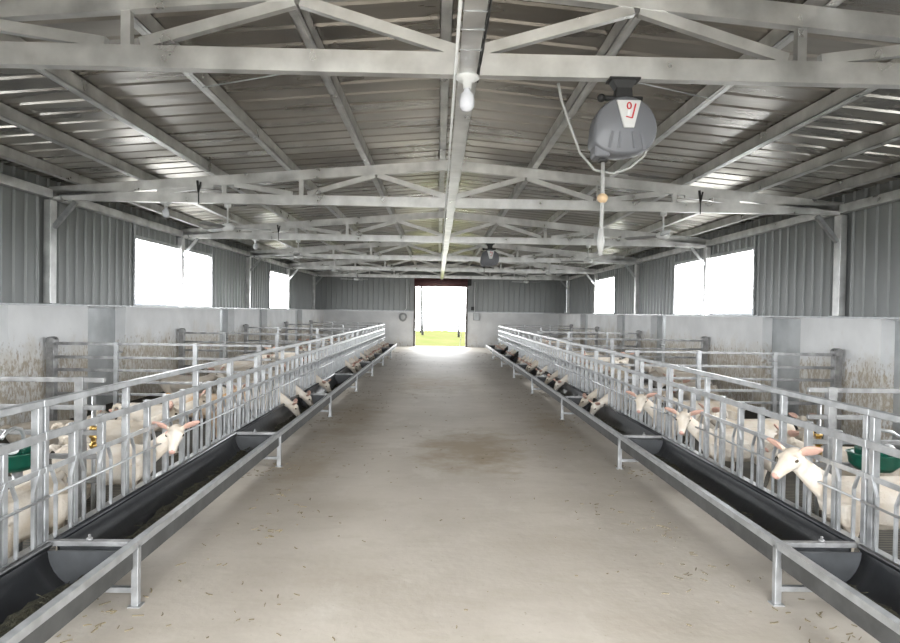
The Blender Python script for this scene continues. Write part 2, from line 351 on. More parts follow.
# purlins on the rafters
PX = [-5.3, -4.42, -3.4, -2.32, -1.2, -0.13, 0.13, 1.2, 2.32, 3.4, 4.42, 5.3]
pn = ['lowest', 'second lowest', 'third', 'fourth', 'fifth', 'ridge']
for i, x in enumerate(PX):
    s = -1 if x < 0 else 1; z = 3.79-0.0875*abs(x)+0.008; hgt = roof_z(x)-0.006-z
    k = i if s < 0 else 11-i
    mb = MB().box(x-0.045, x+0.045, YB-0.2, YE, z, z+0.006).box(x-0.045, x-0.039, YB-0.2, YE, z, z+hgt).box(x+0.039, x+0.045, YB-0.2, YE, z, z+hgt)
    mb.box(x-0.012, x+0.012, YB-0.2, YE, z-0.004, z)
    o = mb.build('roof_purlin', BEAM)
    o.location = (0, 0, 0)
    tag(o, 'long steel purlin under the %s roof slope, %s' % (SIDE[s], (pn[k] + ' one counted up from the wall') if k < 5 else 'beside the ridge'), 'purlin', 'roof purlins')
rb = empty('ridge_beam', (0, 0, 0)); tag(rb, 'long flat steel channel running down the centre under the trusses', 'beam')
MB().box(-0.055, 0.055, YB, 28.3, 3.070, 3.103).build('beam', BEAM, rb)
for y in (1.9, 2.35, 2.85, 3.05, 3.25, 3.5):
    MB().tube([(-0.06, y, 3.108), (-0.06, y, 3.066), (0.06, y, 3.066), (0.06, y, 3.108)], 0.004, 6).build('wire_tie', GALV, rb)
cab = MB(); 
for k in range(3):
    cab.tube([(0.068+0.008*math.sin(t*0.9+k*2.1), 0.5+t*0.17, 3.11+0.02*math.cos(t*0.9+k*2.1)) for t in range(22)], 0.006, 6)
cab.build('cable_bundle', RUBBER, rb)
MB().tube([(-0.075, YB, 3.09), (-0.075, 28.2, 3.09)], 0.010, 8).build('conduit', WHITEP, rb)

# wall columns with knee braces
def make_column():
    r = empty('wall_column'); r['category'] = 'column'          # local +x points to the wall
    MB().box(-0.05, 0.05, -0.075, 0.075, 1.626, 3.104).build('post', BEAM, r, 0.006)
    MB().box(-0.09, 0.09, -0.1, 0.1, 1.626, 1.638).build('base_plate', GALV, r)
    MB().bar((-0.05, 0, 2.72), (-0.36, 0, 3.09), 0.06, 0.06).build('knee_brace', GALV, r)
    return r
cp = Proto(make_column())
wh = ['between sheeted wall bays', 'standing in the middle of the first long wall opening', 'between grey sheeted bays past the first opening', 'at the far edge of the small far opening', 'in the far corner by the end wall']
for s in (1, -1):
    for y, d in zip(TY[1:], wh): cp.put((s*5.715, y, 0), 0 if s > 0 else PI, 'galvanised steel wall post with knee brace on the %s, %s' % (SIDE[s], d), 'wall posts')
# thin bracing wires under the roof sheet
for s, lab in ((-1, 'thin bracing wire under the left roof slope beyond the nearest truss'), (1, 'thin bracing wire under the right roof slope beyond the nearest truss')):
    tag(MB().tube([(s*2.28, 5.6, 3.56), (s*1.2, 5.3, 3.64), (s*0.1, 5.2, 3.74)], 0.006, 6).build('bracing_wire', GALV), lab, 'wire')

# ---------------------------------------------------------------- feed fences (headlock panels)
UP = [0.0, 0.30, 0.60, 0.90, 1.21, 1.52, 1.83, 2.12, 2.42, 2.71, 3.0]
UP[0] = 0.028; UP[-1] = 2.972
TALL = (0, 3, 7, 10)
def make_panel():
    r = empty('feed_fence_panel'); r['category'] = 'fence panel'          # local +x faces the aisle, y from -1.5 to 1.5
    MB().box(-0.02, 0.02, -1.498, 1.498, 1.062, 1.10).build('top_rail', GALV, r, 0.004)
    MB().box(0.02, 0.032, -1.498, 1.498, 0.885, 0.93).build('middle_rail', GALV, r, 0.003)
    MB().box(0.02, 0.032, -1.498, 1.498, 0.715, 0.745).build('lower_rail', GALV, r, 0.003)
    MB().tube([(0.052, -1.495, 0.592), (0.052, 1.495, 0.592)], 0.0075, 8).build('locking_rod', GALV, r)
    MB().box(-0.022, 0.03, -1.498, 1.498, 0.31, 0.345).build('sill_rail', GALV, r, 0.003)
    for i, u in enumerate(UP):
        y = u-1.5; z1 = 1.062 if i in TALL else 0.93
        z0 = 0.0 if i in (0, 10) else 0.312
        MB().box(-0.02, 0.02, y-0.018, y+0.018, z0, z1).build('post', GALV, r, 0.003)
        for q in (-1, 1):
            if (i == 0 and q < 0) or (i == 10 and q > 0): continue
            m = MB()
            m.bar((0.026, y+q*0.018, 0.745), (0.026, y+q*0.066, 0.635), 0.011, 0.018, (1, 0, 0)).bar((0.026, y+q*0.066, 0.64), (0.026, y+q*0.066, 0.345), 0.011, 0.018, (1, 0, 0))
            m.build('neck_bar', GALV, r)
    return r
def make_trough(sgn):
    # local x 0 is the fence plane, +x the aisle; sgn picks which end carries the leg (the end nearest the camera)
    r = empty('feed_trough'); r['category'] = 'feed trough'
    cx, hw, top, dep = 0.275, 0.20, 0.335, 0.215
    prof = [(cx-hw*math.cos(PI*i/16), top-dep*math.sin(PI*i/16)) for i in range(17)]
    prof = [(cx-hw-0.006, top+0.012)] + prof
    b = MB(); outer = []
    for i, (x, z) in enumerate(prof):
        dx, dz = x-cx, (z-top)*hw/dep; l = max(1e-6, math.hypot(dx, dz)); k = 0.009
        outer.append((x+k*dx/l, z+k*min(0, dz)/l))
    ys = [-1.46+2.92*j/20 for j in range(21)]
    n = len(prof); per = n*2
    rings = []
    for y in ys:
        wob = 0.004*math.sin(y*5+1)
        rings.append([(x, y, z+wob*(1 if z < 0.3 else 0)) for x, z in prof] + [(x, y, z+wob*(1 if z < 0.3 else 0)) for x, z in reversed(outer)])
    b.rings(rings, True, True); ba = b.build('basin', BLACK, r)
    for p in ba.data.polygons:
        if len(p.vertices) > 4: p.use_smooth = False
    MB().box(0.476, 0.516, -1.497, 1.497, 0.335, 0.357).box(0.509, 0.516, -1.497, 1.497, 0.318, 0.345).build('front_rail', GALV, r)
    MB().box(0.492, 0.508, -1.46, 1.46, 0.225, 0.334).build('front_apron', mat_apron, r)
    MB().tube([(0.068, -1.47, 0.345), (0.068, 1.47, 0.345)], 0.017, 10).build('rolled_rim', BLACK, r)
    yl = -1.478*sgn
    MB().box(0.478, 0.516, yl-0.018, yl+0.018, 0.0, 0.335).build('leg', GALV, r, 0.003)
    MB().box(0.465, 0.53, yl-0.03, yl+0.03, 0.0, 0.008).build('foot', GALV, r)
    MB().box(0.03, 0.478, yl-0.015, yl+0.015, 0.075, 0.105).build('lower_cross_bar', GALV, r, 0.003)
    MB().box(0.03, 0.478, yl-0.02, yl+0.02, 0.325, 0.352).build('upper_cross_bar', GALV_D, r, 0.003)
    MB().lathe((0.25, yl, 0.352), [(0.016, 0), (0.016, 0.012), (0.007, 0.012), (0.007, 0.03)], 8).build('bolt', GALV_D, r)
    for e in (-1, 1):
        pl = [(cx-(hw-0.002)*math.cos(PI*i/16), top-0.012-(dep-0.016)*math.sin(PI*i/16)) for i in range(17)]
        m = MB(); m.rings([[(x, e*1.455, z) for x, z in pl], [(x, e*1.443, z) for x, z in pl]], True, False)
        m.build('end_plate', GREYP, r)
    return r
def feed_mesh(seed):
    rng = random.Random(seed); m = MB(); nx, ny = 9, 60; cx = 0.275
    for j in range(ny+1):
        y = -1.42+2.84*j/ny
        for i in range(nx+1):
            t = -1+2*i/nx; hgt = 0.165+0.045*mnoise.noise(Vector((t*1.5+seed, y*2.2, seed)))+0.018*mnoise.noise(Vector((t*6, y*14, seed)))
            half = 0.195*math.sqrt(max(0, 1-((0.335-hgt)/0.215)**2))-0.004
            m.v.append((cx+t*half, y, max(hgt, 0.128)))
    for j in range(ny):
        for i in range(nx):
            a = j*(nx+1)+i; m.f.append((a, a+1, a+nx+2, a+nx+1)); m.sm.append(True)
    for k in range(90):
        y = rng.uniform(-1.4, 1.4); t = rng.uniform(-0.6, 0.6); a = rng.uniform(0, PI); l = rng.uniform(0.02, 0.06); x = cx+t*0.13
        z = 0.20+rng.uniform(-0.03, 0.02)
        m.bar((x-l*math.cos(a), y-l*math.sin(a), z), (x+l*math.cos(a), y+l*math.sin(a), z+rng.uniform(-0.01, 0.02)), 0.006, 0.003)
    return m.mesh('chopped_feed', FEEDM)
mat_apron = mat('dark_grey_apron', (0.085, 0.085, 0.083), 0.55, 0.3, 0.4, 7, bump=0.06)
Y0 = {-1: 3.32, 1: 3.39}
fence = Proto(make_panel()); tro = {-1: Proto(make_trough(1)), 1: Proto(make_trough(-1))}
fm = [feed_mesh(i) for i in range(3)]
for s in (-1, 1):
    for k in range(-1, 7):
        y = Y0[s]+1.5+3*k; rz = 0 if s < 0 else PI
        where = 'nearest the camera' if k < 0 else ('%s from the camera' % ORD[k+1] if k < 6 else 'farthest, by the end wall')
        fence.put((s*2.25, y, 0), rz, 'galvanised headlock feed fence panel on the %s, %s' % (SIDE[s], where), 'headlock fence panels on the '+SIDE[s])
        tro[s].put((s*2.25, y, 0), rz, 'black half-round feed trough in a steel frame on the %s, %s' % (SIDE[s], where), 'feed troughs on the '+SIDE[s])
        f = bpy.data.objects.new('chopped_feed', fm[(k+1+s) % 3]); COL.objects.link(f); f.location = (s*2.25, y, 0); f.rotation_euler = (0, 0, rz)
        tag(f, 'dark chopped forage lying in the %s feed trough, %s' % (SIDE[s], where), 'animal feed', 'forage in the troughs on the '+SIDE[s], 'stuff')

# ---------------------------------------------------------------- pen dividers and gates
def make_divider():
    r = empty('pen_divider'); r['category'] = 'pen divider'        # local x from 0 (feed fence) to 2.2 (gate stile) towards the wall
    for z in (1.105, 0.92, 0.75, 0.59, 0.43):
        MB().box(0.14, 2.174, -0.015, 0.015, z-0.016, z+0.016).build('rail', GALV_D, r, 0.003)
    for x in (0.30, 1.15): MB().box(x-0.028, x+0.028, -0.028, 0.028, -0.01, 1.125).build('post', GALV if x != 0.30 else GALV_D, r, 0.003)
    return r
def make_gate():
    r = empty('pen_gate'); r['category'] = 'gate'
    MB().box(2.175, 2.225, -0.025, 0.025, 0.15, 1.125).build('stile', GALV, r, 0.003)
    for z in (1.10, 0.92, 0.75, 0.43): MB().box(2.225, 3.0, -0.016, 0.016, z-0.02, z+0.02).build('rail', GALV_D, r, 0.003)
    hp = MB().box(3.0, 3.10, -0.05, 0.05, -0.01, 1.13)
    hp.lathe((3.05, 0, 1.13), [(0.0, -0.06), (0.06, -0.06), (0.06, 0.06), (0.0, 0.06)], 14, 'Y')
    hp.build('hinge_post', GALV_D, r, 0.004)
    MB().tube([(3.0, 0, 1.15), (3.09, 0, 1.15), (3.13, 0, 1.15)], 0.02, 8).build('hinge_pin', RUBBER, r)
    MB().tube([(2.12, 0.0, 1.0), (2.22, -0.03, 1.0)], 0.012, 6).build('latch', GALV_D, r)
    return r
dv, gt = Proto(make_divider()), Proto(make_gate())
DY = [4.22, 8.40, 12.62, 16.82, 21.28, 25.4]
dn = ['nearest the camera', 'second from the camera', 'third from the camera', 'fourth from the camera', 'fifth from the camera', 'farthest from the camera']
for s in (-1, 1):
    for y, nm in zip(DY, dn):
        rz = PI if s < 0 else 0
        dv.put((s*2.25, y, 0), rz, 'galvanised rail divider between %s pens, %s' % (SIDE[s], nm), 'pen dividers on the '+SIDE[s])
        gt.put((s*2.25, y, 0), rz, 'dark steel gate hinged by the %s wall, %s' % (SIDE[s], nm), 'pen gates on the '+SIDE[s])

# ---------------------------------------------------------------- goats
def goat_mesh(name, coat, neck, head, hyaw, hpitch, lie=False, wide=1.0):
    m = MB(); dz = -0.30 if lie else 0.0
    def ring_tube(pts): m.tube([p[0] for p in pts], [p[1] for p in pts], 14)
    bw = 1.0*wide
    body = [((-0.455, 0, 0.475), (0.02, 0.02)), ((-0.44, 0, 0.47), (0.06, 0.05)), ((-0.40, 0, 0.46), (0.105, 0.085)), ((-0.32, 0, 0.445), (0.135, 0.115*bw)), ((-0.20, 0, 0.43), (0.15, 0.135*bw)),
            ((-0.06, 0, 0.42), (0.155, 0.14*bw)), ((0.07, 0, 0.425), (0.15, 0.125*bw)), ((0.17, 0, 0.44), (0.14, 0.10)), ((0.24, 0, 0.45), (0.105, 0.075)), ((0.28, 0, 0.455), (0.05, 0.04))]
    ring_tube([((p[0], p[1], p[2]+dz), r) for p, r in body])
    nk = [((p[0], p[1], p[2]+dz), r) for p, r in neck]
    ring_tube([((0.13, 0, 0.46+dz), (0.10, 0.07))] + nk)
    hb = Vector((head[0], head[1], head[2]+dz))
    hm = Matrix.Rotation(hyaw, 3, 'Z') @ Matrix.Rotation(-hpitch, 3, 'Y')
    def H(x, y, z): return hb + hm @ Vector((x, y, z))
    def hring(x, zc, rw, rh, n=16): return [H(x, rw*math.cos(2*PI*j/n), zc+rh*math.sin(2*PI*j/n)) for j in range(n)]
    m.rings([hring(-0.055, 0.0, 0.022, 0.025), hring(-0.04, 0.0, 0.045, 0.05), hring(0.0, 0.0, 0.056, 0.062), hring(0.045, 0.002, 0.054, 0.058), hring(0.085, -0.004, 0.043, 0.047), hring(0.125, -0.010, 0.034, 0.038),
             hring(0.165, -0.016, 0.029, 0.031), hring(0.185, -0.019, 0.025, 0.026), hring(0.197, -0.021, 0.014, 0.014)])
    # brow ridges, jaw
    for q in (-1, 1):
        m.ball(H(0.05, q*0.042, 0.026), 0.019, 10, 6)
        m.ball(H(0.188, q*0.012, -0.015), 0.010, 8, 6)
    m.ball(H(0.165, 0, -0.040), (0.018, 0.016, 0.012), 8, 6)
    # ears: leaf shaped, out to the sides and slightly up and back
    earc = []
    for q in (-1, 1):
        ax = Vector((-0.16, q*0.88, 0.50)).normalized(); wv = Vector((0.30, 0, 1)); wv = (wv-ax*wv.dot(ax)).normalized(); tv = ax.cross(wv)
        rr = []
        for d, wd in ((0.0, 0.018), (0.02, 0.029), (0.055, 0.040), (0.09, 0.037), (0.12, 0.025), (0.142, 0.009)):
            c = Vector((-0.008, q*0.044, 0.030))+ax*d+Vector((0, 0, -1.1*d*d)); earc.append(H(*c))
            rr.append([H(*(c+wv*wd*math.cos(2*PI*j/12)+tv*0.0105*math.sin(2*PI*j/12))) for j in range(12)])
        if q > 0: rr = [list(reversed(x)) for x in rr]
        m.rings(rr)
    # legs
    for q in (-1, 1):
        if lie:
            ring_tube([((0.16, q*0.09, 0.17), 0.06), ((0.22, q*0.10, 0.09), 0.04), ((0.30, q*0.09, 0.035), 0.03), ((0.16, q*0.10, 0.03), 0.022), ((0.10, q*0.10, 0.025), 0.02)])
            ring_tube([((-0.30, q*0.09, 0.16), 0.085), ((-0.20, q*0.14, 0.10), 0.06), ((-0.12, q*0.16, 0.045), 0.035), ((-0.26, q*0.17, 0.03), 0.022), ((-0.16, q*0.18, 0.022), 0.018)])
        else:
            ring_tube([((0.17, q*0.065, 0.44), 0.065), ((0.165, q*0.075, 0.36), 0.058), ((0.145, q*0.078, 0.29), 0.042), ((0.155, q*0.075, 0.20), 0.026), ((0.16, q*0.074, 0.165), 0.027), ((0.158, q*0.072, 0.12), 0.019), ((0.155, q*0.072, 0.065), 0.020), ((0.168, q*0.072, 0.03), 0.023), ((0.172, q*0.072, 0.0), 0.027)])
            ring_tube([((-0.31, q*0.065, 0.46), 0.09), ((-0.29, q*0.078, 0.38), 0.085), ((-0.255, q*0.084, 0.31), 0.062), ((-0.30, q*0.08, 0.25), 0.038), ((-0.355, q*0.078, 0.205), 0.028), ((-0.352, q*0.076, 0.17), 0.024), ((-0.335, q*0.074, 0.11), 0.019), ((-0.325, q*0.073, 0.065), 0.021), ((-0.31, q*0.073, 0.03), 0.024), ((-0.305, q*0.073, 0.0), 0.028)])
    ring_tube([((-0.42, 0, 0.53+dz), 0.03), ((-0.465, 0, 0.545+dz), 0.026), ((-0.495, 0, 0.53+dz), 0.022), ((-0.51, 0, 0.49+dz), 0.016), ((-0.515, 0, 0.46+dz), 0.008)])
    me = m.mesh(name, [coat, EAR, NOSE, HOOF])
    o = bpy.data.objects.new('tmp', me); COL.objects.link(o)
    r = o.modifiers.new('r', 'REMESH'); r.mode = 'VOXEL'; r.voxel_size = 0.0075; r.use_smooth_shade = True
    sm = o.modifiers.new('s', 'SMOOTH'); sm.iterations = 2; sm.factor = 0.5
    dg = bpy.context.evaluated_depsgraph_get(); ev = bpy.data.meshes.new_from_object(o.evaluated_get(dg))
    bpy.data.objects.remove(o); ev.name = name
    nose = H(0.192, 0, -0.02)
    ev.materials.clear()
    for mm in (coat, EAR, NOSE, HOOF): ev.materials.append(mm)
    hz = 0.0 if lie else 0.035
    for p in ev.polygons:
        p.use_smooth = True; c = p.center
        loc = hm.transposed() @ (c-hb)
        if min((c-e).length for e in earc) < 0.05 and abs(loc.y) > 0.060: p.material_index = 1
        elif (c-nose).length < 0.022: p.material_index = 2
        elif c.z < hz: p.material_index = 3
    eyes = [H(0.052, q*0.054, 0.018) for q in (-1, 1)]
    return ev, eyes
eye_me = MB().ball((0, 0, 0), (0.0135, 0.009, 0.011), 10, 8).mesh('eye', EYE)
def make_goat(name, *a, **k):
    me, eyes = goat_mesh(name, *a, **k)
    o = bpy.data.objects.new('goat', me); COL.objects.link(o); o['category'] = 'goat'
    for e in eyes:
        c = bpy.data.objects.new('eye', eye_me); COL.objects.link(c); c.parent = o; c.location = e
    return Proto(o)
up_neck = [((0.24, 0, 0.50), (0.085, 0.058)), ((0.32, 0.0, 0.56), (0.068, 0.050)), ((0.385, 0.0, 0.615), (0.058, 0.046)), ((0.43, 0, 0.655), (0.05, 0.044)), ((0.445, 0, 0.67), (0.03, 0.03))]
eat_neck = [((0.24, 0, 0.465), (0.08, 0.058)), ((0.32, 0, 0.42), (0.065, 0.05)), ((0.40, 0, 0.365), (0.056, 0.046)), ((0.46, 0, 0.325), (0.048, 0.043)), ((0.48, 0, 0.31), (0.03, 0.03))]
lev_neck = [((0.25, 0, 0.49), (0.08, 0.058)), ((0.33, 0, 0.53), (0.066, 0.05)), ((0.40, 0, 0.57), (0.057, 0.046)), ((0.445, 0, 0.60), (0.048, 0.043)), ((0.46, 0, 0.61), (0.03, 0.03))]
R = math.radians
GP = {
    'alertR': make_goat('goat_alert', COAT, up_neck, (0.45, 0, 0.68), R(28), R(-22)),
    'faceR': make_goat('goat_facing', COAT, up_neck, (0.45, 0.01, 0.67), R(62), R(-32)),
    'faceL': make_goat('goat_facing', COAT, up_neck, (0.45, -0.01, 0.67), R(-78), R(-32)),
    'eatA': make_goat('goat_feeding', COAT, eat_neck, (0.475, 0, 0.32), R(12), R(-52)),
    'eatB': make_goat('goat_feeding', COATD, eat_neck, (0.475, 0, 0.325), R(-14), R(-45)),
    'standA': make_goat('goat_standing', COATD, lev_neck, (0.455, 0, 0.625), R(10), R(-25)),
    'standW': make_goat('goat_standing', COAT, lev_neck, (0.455, 0, 0.625), R(-15), R(-25)),
    'standT': make_goat('goat_standing', COATT, lev_neck, (0.455, 0, 0.625), R(-25), R(-25)),
    'standP': make_goat('goat_standing', COATP, lev_neck, (0.455, 0, 0.625), R(20), R(-25)),
    'eatK': make_goat('goat_feeding', COATB, eat_neck, (0.475, 0, 0.325), R(8), R(-50)),
    'lie': make_goat('goat_lying', COATD, lev_neck, (0.455, 0, 0.625), R(15), R(-20), lie=True),
}
rng0 = random.Random(5)
FX = 0.30                                   # local x of the feed fence on a goat reaching through
GAPS = [0.165, 0.45, 0.75, 1.055, 1.365, 1.675, 1.975, 2.27, 2.565, 2.84]
def gap_y(s, y):
    best = None
    for k in range(-1, 7):
        for gp in GAPS:
            yy = Y0[s]+3*k+gp if s < 0 else Y0[s]+3*k+3-gp
            if best is None or abs(yy-y) < abs(best-y): best = yy
    return best
taken = {-1: [], 1: []}
DYS = [4.22, 8.40, 12.62, 16.82, 21.28, 25.4]
segs = []
def seg_of(x, y, a): c, q = math.cos(a), math.sin(a); return [(x-0.42*c+0.97*c*t/6, y-0.42*q+0.97*q*t/6) for t in range(7)]
def room_for(sg, s, d):
    if any(abs(p[1]-w) < 0.19 for p in sg for w in DYS) or any((p[1]-sg[0][1])*0 for p in sg): return False
    for w in DYS:
        if min(p[1] for p in sg) < w < max(p[1] for p in sg): return False
    if any(not 2.42 < s*p[0] < 5.15 for p in sg): return False
    return all((p[0]-q[0])**2+(p[1]-q[1])**2 > d*d for o in segs for p in sg for q in o)
rj = random.Random(11)
def at_fence(s, kind, y, label, group=None):
    yy = gap_y(s, y)
    taken[s].append(yy); segs.append(seg_of(s*(2.25+FX), yy, 0 if s < 0 else PI))
    return GP[kind].put((s*(2.25+FX), yy, 0), 0 if s < 0 else PI, label, group)
def in_pen(kind, x, y, deg, label, group=None):
    s = -1 if x < 0 else 1
    for t in range(160):
        k = t/160; xx = x+rj.uniform(-1, 1)*1.2*k; yy = y+rj.uniform(-1, 1)*1.0*k; aa = R(deg)+rj.uniform(-1, 1)*1.2*k
        sg = seg_of(xx, yy, aa)
        if room_for(sg, s, 0.29): break
    else:
        print('no room for', label); return None
    segs.append(sg)
    return GP[kind].put((xx, yy, -0.01), aa, label, group)
o = at_fence(1, 'alertR', 3.86, 'white goat with pink ears poking its raised head through the right fence, nearest the camera')
o.scale = (1.07, 1.07, 1.07)
at_fence(1, 'faceR', 5.62, 'white goat facing the camera through the right fence, ears spread, behind the nearest one')
at_fence(1, 'faceR', 6.95, 'white goat facing the camera at the right fence, just before the trough joint')
at_fence(-1, 'faceL', 4.66, 'white goat with spread pink ears facing the camera through the left fence')
EL = [(8.35, 'eatA'), (9.25, 'eatA'), (10.55, 'eatB'), (14.1, 'eatA'), (15.6, 'eatB'), (16.6, 'eatA'), (18.1, 'eatA'), (19.4, 'eatB'), (20.6, 'eatA'), (22.3, 'eatB')]
ER = [(8.55, 'eatA'), (9.35, 'eatB'), (11.3, 'eatA'), (13.5, 'eatA'), (14.5, 'eatB'), (15.4, 'eatA'), (16.7, 'eatB'), (18.2, 'eatK'), (19.3, 'eatA'), (20.9, 'eatK'), (22.4, 'eatA')]
feeders = {-1: [], 1: []}
for s, li in ((-1, EL), (1, ER)):
    nb = 0
    for i, (y, kd) in enumerate(li):
        if kd == 'eatK':
            nb += 1; lab = 'black goat feeding head-down in the %s trough, %s of the two black ones' % (SIDE[s], ('nearer', 'farther')[nb-1])
        else:
            lab = '%s goat feeding head-down from the %s trough, %s feeder from the camera' % ('white' if kd == 'eatA' else 'off-white', SIDE[s], ORD[i])
        feeders[s].append((at_fence(s, kd, y, lab, 'goats feeding on the '+SIDE[s]), kd))
PENG = [
    (-2.53, 3.50, -90, 'standA', 'off-white goat standing alongside the nearest left fence panel by the green drinker'),
    (-3.35, 5.15, 160, 'lie', 'goat lying near the left fence behind the one looking out'),
    (-3.1, 5.75, 15, 'standA', 'off-white goat standing just past the left goat that looks out'),
    (-3.9, 6.9, 80, 'lie', 'goat lying in the middle of the second left pen'),
    (-3.15, 6.75, -5, 'standA', 'off-white goat standing behind the left fence before the tan-patched goat'),
    (-3.0, 7.6, -10, 'standT', 'white goat with tan patches standing behind the left fence'),
    (-4.6, 7.3, 30, 'lie', 'goat lying close to the left wall beside a divider'),
    (-3.05, 9.95, 10, 'standA', 'off-white goat standing behind the feeding goats on the left'),
    (-3.0, 11.2, 5, 'standP', 'black and white goat standing behind the left fence'),
    (-3.05, 11.9, -12, 'standA', 'off-white goat standing past the black and white one on the left'),
    (-4.3, 10.8, 140, 'lie', 'goat lying by the left wall under the first wall opening'),
    (-3.1, 13.2, 10, 'standA', 'off-white goat standing past the third divider on the left'),
    (-4.4, 14.6, 60, 'standA', 'off-white goat standing out in the left pen under the wall opening'),
    (-3.1, 17.3, 5, 'standA', 'off-white goat standing past the fourth divider on the left'),
    (-4.2, 18.8, 100, 'standA', 'off-white goat standing out in the fifth left pen'),
    (-3.1, 21.6, -5, 'standA', 'off-white goat standing in the last left pen'),
    (3.15, 4.95, 172, 'standA', 'off-white goat standing side-on behind the right goat that looks out'),
    (3.05, 6.25, 185, 'standA', 'off-white goat standing between the two goats facing out on the right'),
    (3.8, 5.6, 100, 'lie', 'goat lying in the middle of the nearest right pens'),
    (3.1, 7.55, 178, 'standA', 'off-white goat standing before the second divider on the right'),
    (4.2, 7.3, 60, 'lie', 'goat lying toward the right wall before the second divider'),
    (3.0, 8.95, 190, 'standA', 'off-white goat standing behind the first right feeders'),
    (3.05, 10.1, 172, 'standP', 'black and white goat standing behind the right fence'),
    (3.1, 10.8, 185, 'standA', 'off-white goat standing past the black and white one on the right'),
    (4.5, 10.6, 120, 'lie', 'goat lying by the right wall under the first wall opening'),
    (3.05, 12.1, 176, 'standA', 'off-white goat standing before the third divider on the right'),
    (3.1, 12.95, 184, 'standA', 'off-white goat standing past the third divider on the right'),
    (4.2, 14.5, 60, 'standA', 'off-white goat standing out in the right pen under the wall opening'),
    (3.1, 16.2, 180, 'standA', 'off-white goat standing before the fourth divider on the right'),
    (3.1, 18.7, 175, 'standA', 'off-white goat standing past the fourth divider on the right'),
    (3.1, 20.1, 186, 'standA', 'off-white goat standing before the fifth divider on the right'),
    (3.1, 21.7, 180, 'standA', 'off-white goat standing in the last right pen'),
]
for s in (-1, 1):
    for y in [14.45, 15.0, 17.6, 18.9, 19.9, 21.5, 23.0, 23.6] if s < 0 else [12.3, 14.95, 16.25, 18.9, 21.6, 22.0, 23.3]:
        yy = gap_y(s, y)
        if min(abs(yy-t) for t in taken[s]) < 0.28: continue
        kd = rng0.choice(('eatA', 'eatB')); feeders[s].append((at_fence(s, kd, y, 'goat', 'goats feeding on the '+SIDE[s]), kd))
for s in (-1, 1):
    row = sorted(feeders[s], key=lambda t: t[0].location.y)
    for i, (o, kd) in enumerate(row):
        if kd == 'eatK': continue
        o['label'] = 'pale goat feeding head-down from the %s trough, %s feeder counted from the camera' % (SIDE[s], ORD[i] if i < len(row)-1 else 'last')
for x, y, d, kd, lab in PENG: in_pen(kd, x, y, d, lab, 'goats loose in the pens')
for s in (-1, 1):
    for y in (9.65, 11.0, 12.6 if s > 0 else 12.35, 14.2, 15.5, 17.0, 17.9, 19.3, 20.3, 22.3, 23.2):
        in_pen('standW', s*(3.75+0.25*rng0.random()), y, (0 if s < 0 else 180)+rng0.uniform(-30, 30), 'white goat standing in the flock behind the goats at the %s fence' % SIDE[s], 'flock behind the %s fence' % SIDE[s])

# ---------------------------------------------------------------- drinkers and water valves in the near pens
def make_drinker():
    r = empty('water_drinker'); r['category'] = 'drinker'
    m = MB(); prof = [(0.0, 0.0), (0.09, 0.0), (0.125, 0.04), (0.135, 0.105), (0.142, 0.11), (0.13, 0.115), (0.12, 0.10), (0.11, 0.05), (0.0, 0.03)]
    m.lathe((0, 0, 0), prof, 24)
    b = m.build('bowl', GREEN, r); b.scale = (1.0, 1.2, 1)
    MB().box(-0.07, 0.07, -0.05, 0.10, 0.09, 0.15).build('float_cover', GREEN, r, 0.015)
    MB().ball((0.02, -0.10, 0.14), (0.055, 0.03, 0.03)).build('float', WHITEP, r)
    MB().tube([(0.0, 0.05, 0.15), (0.0, 0.055, 0.20), (0.0, 0.03, 0.245), (0.0, -0.03, 0.265), (0.0, -0.1, 0.255), (0.0, -0.15, 0.22)], 0.012, 8).build('pipe_bow', GALV, r)
    MB().tube([(0.0, 0.0, -0.57), (0.0, 0.0, 0.02)], 0.03, 10).build('stand_pipe', GALV_D, r)
    return r
dk = Proto(make_drinker())
dk.put((-2.82, 4.0, 0.56), 0.0, 'dark green water drinker with white float behind the left fence')
dk.put((2.75, 4.06, 0.60), 1.4, 'dark green water drinker behind the right fence beside the nearest goat')
def make_valve():
    r = empty('water_valve'); r['category'] = 'water valve'
    MB().tube([(0, 0, 0), (0, 0, 0.98)], 0.014, 8).build('riser_pipe', GALV, r)
    MB().lathe((0, 0, 0.62), [(0.02, 0), (0.026, 0.0), (0.026, 0.03), (0.017, 0.03), (0.017, 0.07), (0.028, 0.07), (0.028, 0.10), (0.018, 0.10), (0.018, 0.13), (0.026, 0.13), (0.026, 0.15), (0.02, 0.15)], 8).build('valve_body', BRASS, r)
    MB().tube([(0.0, -0.02, 0.70), (0.03, -0.07, 0.70), (0.07, -0.08, 0.66)], 0.010, 8).lathe((0.0, -0.03, 0.76), [(0.0, -0.03), (0.022, -0.03), (0.022, 0.0), (0.0, 0.0)], 8, 'Y').build('tap', BRASS, r)
    return r
vv = Proto(make_valve())
vv.put((-2.56, 4.40, -0.01), 0.4, 'brass water valve on a thin riser pipe behind the left fence')
vv.put((2.62, 4.46, -0.01), -2.0, 'brass water valve on a thin riser pipe behind the right fence')

